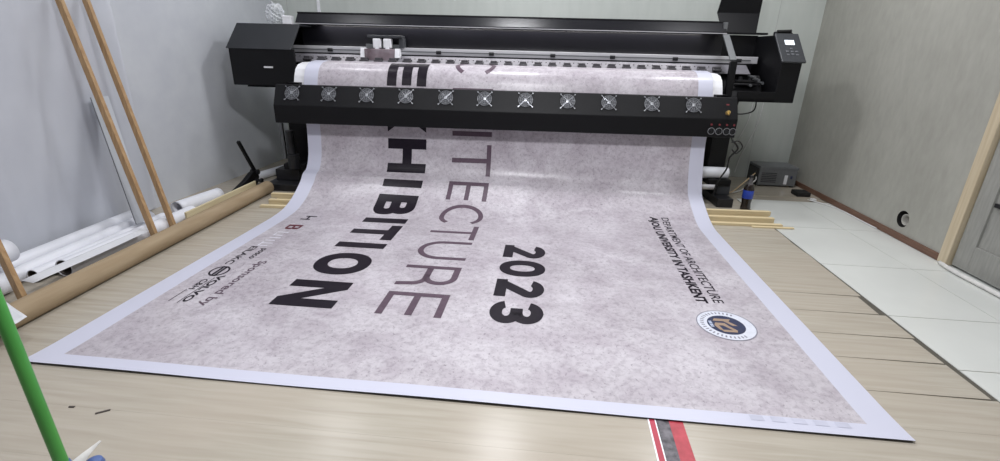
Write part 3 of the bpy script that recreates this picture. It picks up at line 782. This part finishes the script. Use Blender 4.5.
# fan bar
bm = nb(); prism(bm, [(-.120, .603), (-.085, .603), (-.060, .66), (-.058, .735), (-.020, .862), (-.012, .892), (-.042, .892), (-.120, .740)], -.192, 3.366, .005)
fb = part('fan_bar', bm, M['black_sheet'], label='black drying bar with a row of fans')
# sloping upper face runs from (-.120,.740) to (-.042,.892)
f0, f1 = Vector((0, -.120, .740)), Vector((0, -.042, .892)); fd = (f1 - f0).normalized(); fn = Vector((0, -fd.z, fd.y))
def make_fan():
    bm = nb(); X = Vector((1, 0, 0)); c = f0.lerp(f1, .58) + fn * .002
    def P(r, a, h): return c + X * (r * math.cos(a)) + fd * (r * math.sin(a)) + fn * h
    # dark blade disc
    rings = [[P(r, 2 * math.pi * i / 28, h) for i in range(28)] for r, h in ((.056, .0), (.056, .003), (.018, .003), (.017, .006))]
    skin_rings(bm, rings, True, 1)
    for k in range(7):                                  # swept blades
        a = 2 * math.pi * k / 7
        v = [bm.verts.new(p) for p in (P(.018, a, .004), P(.050, a + .25, .0075), P(.050, a + .75, .004), P(.018, a + .5, .004))]
        f = bm.faces.new(v); f.material_index = 1
    for r in (.026, .040, .054):
        pts = [P(r, 2 * math.pi * i / 24, .009) for i in range(25)]
        for i in range(24): cyl(bm, pts[i], pts[i + 1], .0011, 5, cap=False)
    for k in range(4):
        a = math.pi / 4 + k * math.pi / 2
        cyl(bm, P(.010, a, .010), P(.078, a, .004), .0019, 6)
        cyl(bm, P(.076, a, .0), P(.076, a, .008), .005, 8)
    for k in range(12):
        a = 2 * math.pi * k / 12 + .13
        cyl(bm, P(.012, a, .0095), P(.053, a, .0085), .0010, 5, cap=False)
    rings = [[P(r, 2 * math.pi * i / 20, h) for i in range(20)] for r, h in ((.012, .008), (.012, .011), (.004, .012))]
    skin_rings(bm, rings, True, 0)
    return bm
fan0 = part('fan', make_fan(), [M['wire'], M['fan_dark']], fb)
for q, x in enumerate((-.048, .244, .542, .849, 1.159, 1.459, 1.773, 2.094, 2.404, 2.726, 3.037)):
    o = fan0 if q == 0 else fan0.copy()
    if q: COL.objects.link(o)
    o.location = (x, 0, 0)
bm = nb()
for x in (3.183, 3.240, 3.297, 3.350 - .008):
    pts = [Vector((x + .024 * math.cos(2 * math.pi * i / 24), -.122, .649 + .024 * math.sin(2 * math.pi * i / 24))) for i in range(25)]
    for i in range(24): cyl(bm, pts[i], pts[i + 1], .0032, 6, cap=False)
    cyl(bm, (x, -.119, .649), (x, -.132, .649), .014, 16, mi=1); box(bm, x - .002, -.138, .637, x + .002, -.130, .661, mi=1)
part('dial_switches', bm, [M['ring_grey'], M['dark_plastic']], fb, label='row of four ringed dials')
for x in (3.178, 3.238, 3.292, 3.345):
    bm = nb(); cyl(bm, (x, -.119, .698), (x, -.124, .698), .008, 12); part('indicator_lamp', bm, M['red_label'], fb, label='dull red indicator lamp')
kc = f0.lerp(f1, .28) + Vector((3.29, 0, 0))
bm = nb(); cyl(bm, kc, kc + fn * .022, .017, 18, .013); cyl(bm, kc + fn * .022, kc + fn * .03, .006, 10)
box(bm, kc.x - .004, kc.y - .03, kc.z - .012, kc.x + .004, kc.y - .012, kc.z + .014, .002)
part('key_switch', bm, M['brass'], fb, label='brass key switch')
bm = nb(); q0 = f0.lerp(f1, .66) + Vector((3.292, 0, 0)); bar(bm, q0 - Vector((.010, 0, 0)) + fn * .001, q0 + Vector((.010, 0, 0)) + fn * .001, .010, .002, up=fn); part('warning_label', bm, M['red_label'], fb, label='small red warning label')
# stand: legs, feet, take-up tube
for x0, nm in ((-.30, 'left'), (3.36, 'right')):
    bm = nb(); box(bm, x0, .30, .16, x0 + .15, .46, .85, .006); box(bm, x0 - .02, .16, .16, x0 + .17, .62, .21, .006); part('leg', bm, B)
bm = nb(); box(bm, -.345, .215, .24, -.315, .245, .585, .003); part('cable_duct', bm, M['steel_dull'], label='grey duct beside the left leg')
bm = nb(); cyl(bm, (-.23, .16, .22), (-.23, .16, .50), .034, 18); cyl(bm, (-.21, .14, .18), (-.21, .14, .30), .05, 18); part('tension_motor', bm, M['dark_plastic'])
bm = nb(); box(bm, 3.40, .05, .0, 3.53, .42, .075, .006); ft = part('foot', bm, M['dark_plastic'])
bm = nb(); box(bm, 3.43, .18, .075, 3.54, .42, .16, .006); part('foot_motor', bm, M['panel_grey'])
bm = nb(); box(bm, -.44, .02, .0, -.14, .42, .06, .006); box(bm, -.40, .16, .06, -.19, .42, .16, .006); part('foot', bm, M['dark_plastic'])
bm = nb(); pipe(bm, (-.05, .23, .255), (3.51, .23, .255), .048, .040); part('take_up_tube', bm, M['vinyl_white'], label='white take-up tube under the printer')
bm = nb(); cyl(bm, (3.20, .16, .145), (3.40, .16, .145), .022, 16); part('tension_rod', bm, M['aluminium'])

# ------------------------------------------------------------------ left side: kraft tube, rolls, sticks, stand
def single(name, bm, m, label, cat, group=None, smooth=False):
    o = obj(name, bm, m, None, smooth); return tag(o, label, cat, group)
t = thing('cardboard_tube', 'long brown cardboard tube lying along the left wall', 'tube', (-.31, 1.0, 0))
bm = nb(); pipe(bm, (.055, -1.35, .052), (-.062, 1.34, .052), .052, .046, 36); obj('tube_body', bm, M['kraft'], t, True)

def roll(p0, p1, r, label, mi=None, turns=2.3, gap=.006):
    t = thing('vinyl_roll', label, 'roll', ((p0[0] + p1[0]) / 2, (p0[1] + p1[1]) / 2, 0), 0, 'white vinyl rolls by the left wall')
    o = Vector(t.location); bm = nb(); scroll(bm, Vector(p0) - o, Vector(p1) - o, r, turns, gap)
    sh = obj('rolled_sheet', bm, M['vinyl_white'], t, True)
    sl = sh.modifiers.new('thickness', 'SOLIDIFY'); sl.thickness = .0012; sl.offset = 0
    return t
def cored(p0, p1, r, label):
    """a roll on a dark hollow core"""
    t = thing('vinyl_roll', label, 'roll', ((p0[0] + p1[0]) / 2, (p0[1] + p1[1]) / 2, 0), 0, 'white vinyl rolls by the left wall')
    o = Vector(t.location); a, b = Vector(p0) - o, Vector(p1) - o; d = (b - a).normalized()
    bm = nb(); pipe(bm, a, b, r, r * .90, 32); obj('rolled_sheet', bm, M['vinyl_white'], t, True)
    bm = nb(); pipe(bm, a + d * .003, b - d * .003, r * .895, r * .82, 32); obj('core', bm, M['core'], t, True)
    return t
cored((-.513, .665, .052), (-.513, 1.62, .052), .048, 'white vinyl roll with dark open end, lying right behind the cardboard tube')
cored((-.604, .585, .038), (-.652, 1.52, .038), .034, 'thin white vinyl roll with small dark open end, second from the cardboard tube')
roll((-.675, .50, .046), (-.735, 1.50, .046), .043, 'white vinyl roll in the middle of the pile, its closed end against the wall')
roll((-.790, .44, .050), (-.845, 1.47, .050), .047, 'white vinyl roll lying closest to the left wall')
roll((-.690, .10, .166), (-.715, .60, .168), .062, 'short thick white vinyl roll lying on top at the left picture edge')
roll((-.585, .02, .056), (-.625, .48, .056), .053, 'thick white vinyl roll lying under the short roll at the left picture edge')
roll((-.66, 1.66, .058), (-.615, 2.055, .058), .054, 'short white vinyl roll in front of the black stand')
roll((-.70, 2.62, .042), (-.60, 3.12, .042), .040, 'white vinyl roll in shadow beside the printer foot')
# flat sheets among the rolls
bm = nb()
def sheet(bm, pts, n=10, amp=.006, th=.0008):
    g = []
    for i in range(n + 1):
        row = []
        for j in range(n + 1):
            a, b = i / n, j / n
            p = Vector(pts[0]).lerp(Vector(pts[1]), a).lerp(Vector(pts[3]).lerp(Vector(pts[2]), a), b)
            p.z += amp * (math.sin(3 * a + 4 * b) + math.sin(7 * b * a + 1)) * .5
            row.append(bm.verts.new(p))
        g.append(row)
    for i in range(n):
        for j in range(n): bm.faces.new((g[i][j], g[i + 1][j], g[i + 1][j + 1], g[i][j + 1]))
sheet(bm, [(-.42, .06, .114), (-.115, .05, .104), (-.105, .135, .105), (-.38, .26, .115)], amp=.004)
o = single('paper_sheet', bm, M['paper'], 'small white paper sheet lying across the front of the cardboard tube', 'paper', None, True)
o.modifiers.new('thickness', 'SOLIDIFY').thickness = .0008
bm = nb(); sheet(bm, [(-.462, .42, .104), (-.375, .40, .107), (-.390, 1.10, .107), (-.462, 1.12, .106)], amp=.002)
o = single('paper_sheet', bm, M['paper'], 'long white paper strip lying between the rolls and the cardboard tube', 'paper', None, True)
o.modifiers.new('thickness', 'SOLIDIFY').thickness = .0008
# pale plank behind the tube
bm = nb(); bar(bm, (-.402, 1.42, .060), (-.435, 2.27, .060), .014, .120, bev=.002)
single('pine_plank', bm, M['pine_y'], 'pale yellow wooden plank on edge behind the cardboard tube', 'plank')
# leaning sticks
def stick(b, tp, label, w=.036):
    bm = nb(); bar(bm, (0, 0, 0), Vector(tp) - Vector(b), w, w * .62, up=(0, 1, .2), bev=.002)
    # square the foot off level with the floor
    o = obj('wooden_stick', bm, M['stick']); o.location = b
    return tag(o, label, 'stick', 'long wooden sticks leaning on the left wall')
def lean(b, k, name): return stick(b, (b[0] - .475 * k, b[1] + .225 * k, b[2] + 1.53 * k), name)
stick((-.408, 1.158, .012), (-0.8578, 1.3698, 1.4265), 'long wooden stick leaning on the left wall, the left one of the close pair', .038)
stick((-.428, 1.336, .012), (-0.8642, 1.5496, 1.4265), 'long wooden stick leaning on the left wall, the right one of the close pair', .036)
stick((-.388, .353, .012), (-0.8514, 0.5584, 1.4039), 'wooden stick standing behind the tube at the left picture edge', .036)
# pale board leaning behind the sticks
bm = nb()
v = [Vector(q) for q in ((-.60, 1.235, .088), (-.60, 1.34, .088), (-.865, 1.535, .84), (-.865, 1.412, .84))]
nn = (v[1] - v[0]).cross(v[3] - v[0]).normalized() * .008
lo = [bm.verts.new(q) for q in v]; hi = [bm.verts.new(q + nn) for q in v]
bm.faces.new(list(reversed(lo))); bm.faces.new(hi)
for i in range(4):
    f = bm.faces.new((lo[i], lo[(i + 1) % 4], hi[(i + 1) % 4], hi[i])); f.material_index = 1
bmesh.ops.recalc_face_normals(bm, faces=bm.faces[:])
single('leaning_board', bm, [M['acrylic'], M['grey_edge']], 'pale flat board with grey edge leaning on the left wall behind the stick pair', 'board')
# translucent film hanging on the left wall
bm = nb(); rows = []
for i in range(61):
    y = -.35 + i * (2.15 / 60); row = []
    for j in range(13):
        z = .02 + j * (2.6 / 12)
        x = XL + .030 + .014 * math.sin(9 * y + .5 * z) + .008 * math.sin(23 * y + 1.1 * z + 1) + .004 * math.sin(41 * y - z)
        row.append(bm.verts.new((x, y, z)))
    rows.append(row)
for i in range(60):
    for j in range(12): bm.faces.new((rows[i][j], rows[i][j + 1], rows[i + 1][j + 1], rows[i + 1][j]))
single('plastic_film', bm, M['film'], 'translucent plastic film hanging in soft folds on the left wall', 'film', None, True)
# black folding stand
t = thing('folding_stand', 'black metal folding stand with a raised arm by the left wall', 'stand', (-.60, 2.35, 0))
bm = nb(); box(bm, -.055, -.215, 0, .045, .22, .018, .004); obj('base_plate', bm, M['dark_plastic'], t)
bm = nb(); prism(bm, [(-.20, .018), (.17, .018), (.215, .075), (.20, .145), (.13, .135), (.02, .085)], -.022, .022, .004); obj('bracket', bm, M['black_sheet'], t)
bm = nb(); bar(bm, (0, .195, .125), (-.005, .035, .42), .026, .026, up=(1, 0, 0), bev=.005); obj('arm', bm, M['black_sheet'], t)
bm = nb(); cyl(bm, (-.035, .195, .125), (.035, .195, .125), .022, 18); obj('pivot', bm, M['dark_plastic'], t)
bm = nb(); cyl(bm, (.02, .15, .06), (.075, .15, .06), .012, 14); cyl(bm, (.07, .15, .06), (.085, .15, .06), .02, 14); obj('knob', bm, M['dark_plastic'], t)

# ------------------------------------------------------------------ battens under the banner
def batten(y0, z, h, x0, x1, dep, label):
    bm = nb(); box(bm, x0, -dep / 2, 0, x1, dep / 2, h, .002)
    o = obj('pine_batten', bm, M['pine']); o.location = (0, y0, z); o.rotation_euler = (0, 0, math.radians(3.1))
    return tag(o, label, 'batten', 'pine battens running under the banner')
batten(1.974, 0, .020, -.215, 3.735, .036, 'long pine batten under the banner, nearest of the row to the camera')
batten(2.046, 0, .046, -.185, 3.700, .034, 'long pine batten under the banner, middle of the row')
batten(2.122, 0, .037, -.16, 3.69, .036, 'long pine batten under the banner, lower one of the stacked pair')
batten(2.124, .037, .036, -.205, 3.70, .034, 'long pine batten under the banner, topmost on the stacked pair')
bm = nb(); prism(bm, [(-.012, 0), (.012, 0), (.010, .010), (-.010, .008)], 0, .30)
o = single('wood_splinter', bm, M['pine'], 'thin broken wood sliver lying in front of the right batten ends', 'wood'); o.location = (3.50, 2.128, .001); o.rotation_euler = (0, 0, .05)

# ------------------------------------------------------------------ right side
t = thing('cola_bottle', 'dark cola bottle with blue label standing behind the battens', 'bottle', (3.615, 2.585, 0))
bm = nb(); lathe(bm, [(.031, 0), (.038, .004), (.040, .02), (.035, .055), (.040, .095), (.040, .170), (.037, .190), (.026, .215)], 30); obj('bottle_body', bm, M['cola'], t, True)
bm = nb(); lathe(bm, [(.0262, .213), (.0150, .244), (.0135, .262), (.017, .266), (.017, .270)], 30); obj('neck', bm, M['cola_clear'], t, True)
bm = nb(); lathe(bm, [(.0408, .100), (.0414, .102), (.0414, .166), (.0408, .168)], 30); obj('label', bm, M['blue_label'], t, True)
bm = nb(); lathe(bm, [(.0155, .268), (.0165, .272), (.0165, .286), (.014, .288)], 24); obj('cap', bm, M['dark_plastic'], t, True)

t = thing('power_unit', 'grey steel power unit box standing in the right back corner', 'power unit', (4.20, 3.60, 0))
bm = nb(); box(bm, -.165, -.175, .012, .190, .08, .196, .008); box(bm, -.168, -.178, .172, .193, .083, .198, .004); obj('case', bm, M['ups_grey'], t)
bm = nb(); box(bm, -.175, -.16, .02, -.164, .07, .175, .003); obj('end_panel', bm, M['dark_plastic'], t, )['label'] = 'black end panel'
bm = nb(); box(bm, .075, -.1785, .03, .105, -.1740, .12, .001); obj('sticker', bm, M['paper'], t)['label'] = 'white sticker'
bm = nb(); box(bm, .13, -.1785, .085, .148, -.1740, .115, .001); obj('button', bm, M['ink_blue'], t)
bm = nb()
for k in range(6): box(bm, -.14, -.1765, .045 + k * .017, .0, -.1745, .052 + k * .017)
obj('vent', bm, M['dark_plastic'], t)
for x, y in ((-.14, -.15), (.165, -.15), (-.14, .055), (.165, .055)):
    bm = nb(); box(bm, x - .015, y - .015, 0, x + .015, y + .015, .013, .002); obj('foot', bm, M['rubber'], t)
bm = nb(); box(bm, 4.255, 3.085, 0, 4.375, 3.21, .042, .008); single('power_adapter', bm, M['rubber'], 'small black box on the floor in front of the grey power unit', 'adapter')
bm = nb(); cable(bm, [(3.55, 2.92, .045), (3.68, 3.08, .02), (3.80, 3.22, .05), (3.93, 3.36, .10), (4.01, 3.46, .12)], .006)
single('power_cable', bm, M['cable_cream'], 'cream cable running from the printer foot to the power unit', 'cable')
bm = nb(); cable(bm, [(3.56, 3.02, .02), (3.72, 3.12, .008), (3.86, 3.25, .02), (3.98, 3.36, .07), (4.015, 3.43, .09)], .006)
single('power_cable', bm, M['cable_white'], 'white cable lying beside the cream cable near the power unit', 'cable')
bm = nb(); cable(bm, [(4.30, 2.98, .006), (4.38, 2.86, .005), (4.43, 2.68, .005), (4.435, 2.4, .005), (4.44, 2.25, .005)], .004); box(bm, 4.32, 2.95, 0, 4.36, 2.99, .02, .004)
single('thin_wire', bm, M['cable_white'], 'thin white wire on the floor along the brown baseboard', 'wire')
# cables hanging at the right end of the printer
def to_room(p): return Matrix.Rotation(PTH, 3, 'Z') @ Vector(p) + P0
bm = nb(); cable(bm, [to_room(q) for q in ((3.66, .30, .86), (3.665, .30, .80), (3.64, .28, .765), (3.56, .20, .755), (3.45, .06, .762), (3.368, -.045, .775))], .0055)
single('black_cable', bm, M['cable_black'], 'black cable looping from the cabinet to the fan bar end', 'cable')
bm = nb(); cable(bm, [to_room(q) for q in ((3.50, .25, .86), (3.475, .24, .72), (3.42, .06, .58), (3.45, .02, .53), (3.47, .03, .49), (3.43, .05, .42), (3.44, .09, .32), (3.39, .10, .20), (3.375, .10, .09))], .007)
single('black_cable', bm, M['cable_black'], 'black cable hanging down the right leg to the foot', 'cable')
bm = nb(); cable(bm, [to_room(q) for q in ((3.385, -.03, .555), (3.44, -.035, .565), (3.475, -.035, .52), (3.44, -.03, .47), (3.40, -.035, .50))], .005)
single('black_cable', bm, M['cable_black'], 'short black cable loop below the fan bar end', 'cable')
for k, (xa, xb) in enumerate(((3.99, 3.86), (4.09, 3.97))):
    bm = nb(); cable(bm, [(xa, YB - .008, .86), (xa - .01, YB - .008, .6), (xb + .06, YB - .01, .4), (xb, YB - .012, .22), (xb - .03, YB - .02, .05)], .004)
    single('wall_wire', bm, M['cable_white'], ('pale wire running down the back wall, nearer the printer', 'pale wire running down the back wall, nearer the power unit')[k], 'wire')
# socket tube in the wall hole
bm = nb(); pipe(bm, (XR + .064, HOLE_Y - .017, HOLE_Z), (XR + .006, HOLE_Y - .017, HOLE_Z), .039, .035, 28); cyl(bm, (XR + .05, HOLE_Y - .017, HOLE_Z), (XR + .055, HOLE_Y - .017, HOLE_Z), .036, 28)
single('socket_box', bm, mat('grey_socket_box', rgb(176, 174, 168), .5), 'pale round socket box set in the dark hole in the right wall', 'socket')
# protective foam along the door foot
bm = nb(); cable(bm, [(4.415, 1.60, .014), (4.40, 1.45, .013), (4.405, 1.2, .013), (4.40, .9, .013)], .012)
single('foam_strip', bm, M['cloth'], 'white foam strip on the floor in front of the grey door', 'strip')

# ------------------------------------------------------------------ on top of the printer
bm = nb(); bmesh.ops.create_icosphere(bm, subdivisions=4, radius=1)
for v in bm.verts:
    p = v.co.copy(); r = 1 + .12 * math.sin(7 * p.x + 3 * p.z) * math.sin(9 * p.y + 2) + .09 * math.sin(17 * p.z + 11 * p.x) + .05 * math.sin(29 * p.y + 13 * p.z)
    v.co = Vector((p.x * .075 * r, p.y * .07 * r, max(p.z * .088 * r + .08, 0.0)))
o = single('plastic_bag', bm, M['bag'], 'crumpled clear plastic bag on top of the left printer cabinet', 'bag', None, True); o.location = to_room((-.415, .55, 1.3495))
bm = nb(); box(bm, -.038, -.04, 0, .038, .04, .068, .005); box(bm, -.039, -.041, .050, .039, .041, .0695, .003)
o = single('small_carton', bm, M['white_plastic'], 'small white carton beside the clear plastic bag', 'box'); o.location = to_room((-.30, .53, 1.3495)); o.rotation_euler = (0, 0, .2)
t = thing('clip_gadget', 'small black gadget lying on top of the control tower', 'gadget', to_room((3.83, .47, 1.353)), PTH)  # small black clip object, gives no light
bm = nb(); box(bm, -.055, -.03, 0, .055, .03, .030, .008); obj('body', bm, M['dark_plastic'], t)
bm = nb(); cyl(bm, (-.05, -.03, .028), (.06, -.025, .034), .013, 14); cyl(bm, (.06, -.025, .018), (.085, -.02, .004), .009, 12); obj('handle', bm, M['rubber'], t)

# ------------------------------------------------------------------ front of the picture
t = thing('mop', 'mop with upright green handle on the floor at the left front', 'mop', (.675, -.475, 0))
bm = nb(); cyl(bm, (0, 0, .045), (-.036, .003, 1.55), .0155, 22, .0145); obj('handle', bm, M['green'], t, True)
bm = nb(); lathe(bm, [(.046, .004), (.050, .010), (.046, .024), (.030, .036), (.021, .055), (.018, .070)], 28); obj('mop_head', bm, M['mop_blue'], t, True)
bm = nb(); lathe(bm, [(.020, .006), (.024, .022), (.020, .036), (.009, .043), (.003, .044)], 24, c=(.040, .046, .0)); obj('swivel_cap', bm, M['mop_blue'], t, True)
bm = nb()
for q in range(14):
    a = math.radians(190 + q * 12.5); d = Vector((math.cos(a), math.sin(a), 0)); l = .12 + .03 * math.sin(q * 2.3)
    cable(bm, [d * .03 + Vector((0, 0, .03)), d * .07 + Vector((0, 0, .022)), d * l + Vector((0, 0, .010))], .010, 5, 8)
v = [[bm.verts.new(q) for q in r] for r in (((-.020, .015, .036), (.004, .004, .056), (.040, .012, .044)), ((-.004, .050, .044), (.012, .044, .060), (.028, .048, .052)), ((.010, .100, .052), (.014, .098, .056), (.018, .100, .053)))]
for i in range(2):
    for j in range(2): bm.faces.new((v[i][j], v[i][j + 1], v[i + 1][j + 1], v[i + 1][j]))
o = obj('mop_cloth', bm, M['cloth'], t, True); o.modifiers.new('thickness', 'SOLIDIFY').thickness = .002
# scrap of red print under the banner front edge
bm = nb()
def strip_patch(u0, u1, mi, z=.0012):
    L0, R0 = Vector((2.338, -.62)), Vector((2.455, -.62)); L1, R1 = Vector((2.352, .30)), Vector((2.470, .30)); n = 16
    for i in range(n):
        a, b = i / n, (i + 1) / n
        q = [L0.lerp(R0, u0).lerp(L1.lerp(R1, u0), a), L0.lerp(R0, u1).lerp(L1.lerp(R1, u1), a), L0.lerp(R0, u1).lerp(L1.lerp(R1, u1), b), L0.lerp(R0, u0).lerp(L1.lerp(R1, u0), b)]
        f = bm.faces.new([bm.verts.new((p.x, p.y, z)) for p in q]); f.material_index = mi
for u0, u1, mi in ((0, .045, 0), (.045, .20, 1), (.20, .235, 0), (.235, .60, 2), (.60, 1.0, 3)): strip_patch(u0, u1, mi)
bmesh.ops.remove_doubles(bm, verts=bm.verts[:], dist=1e-5)
red = mat('printed_red', rgb(188, 62, 84), .4, col2=rgb(170, 48, 66), scale=7)
red2 = mat('printed_red_worn', rgb(196, 70, 84), .4, col2=rgb(150, 44, 54), scale=16, detail=7)
blk = mat('printed_black_speckled', rgb(52, 48, 54), .4, col2=rgb(118, 114, 120), scale=34, detail=8)
o = single('print_scrap', bm, [M['ink_white'], red, blk, red2], 'red and black printed strip on the floor under the banner front edge', 'print')
sl = o.modifiers.new('thickness', 'SOLIDIFY'); sl.thickness = .0008; sl.offset = -1
# small debris
for k, (x, y, a, l, lb) in enumerate(((.528, -.213, .6, .040, 'larger dark chip on the floor left of the banner front'), (.407, -.205, .1, .018, 'tiny dark chip on the floor beside the green handle'))):
    bm = nb(); prism(bm, [(-.004, 0), (.004, 0), (.003, .003), (-.002, .004)], -l / 2, l / 2)
    o = single('floor_chip', bm, M['core'], lb, 'debris'); o.location = (x, y, 0); o.rotation_euler = (0, 0, a)
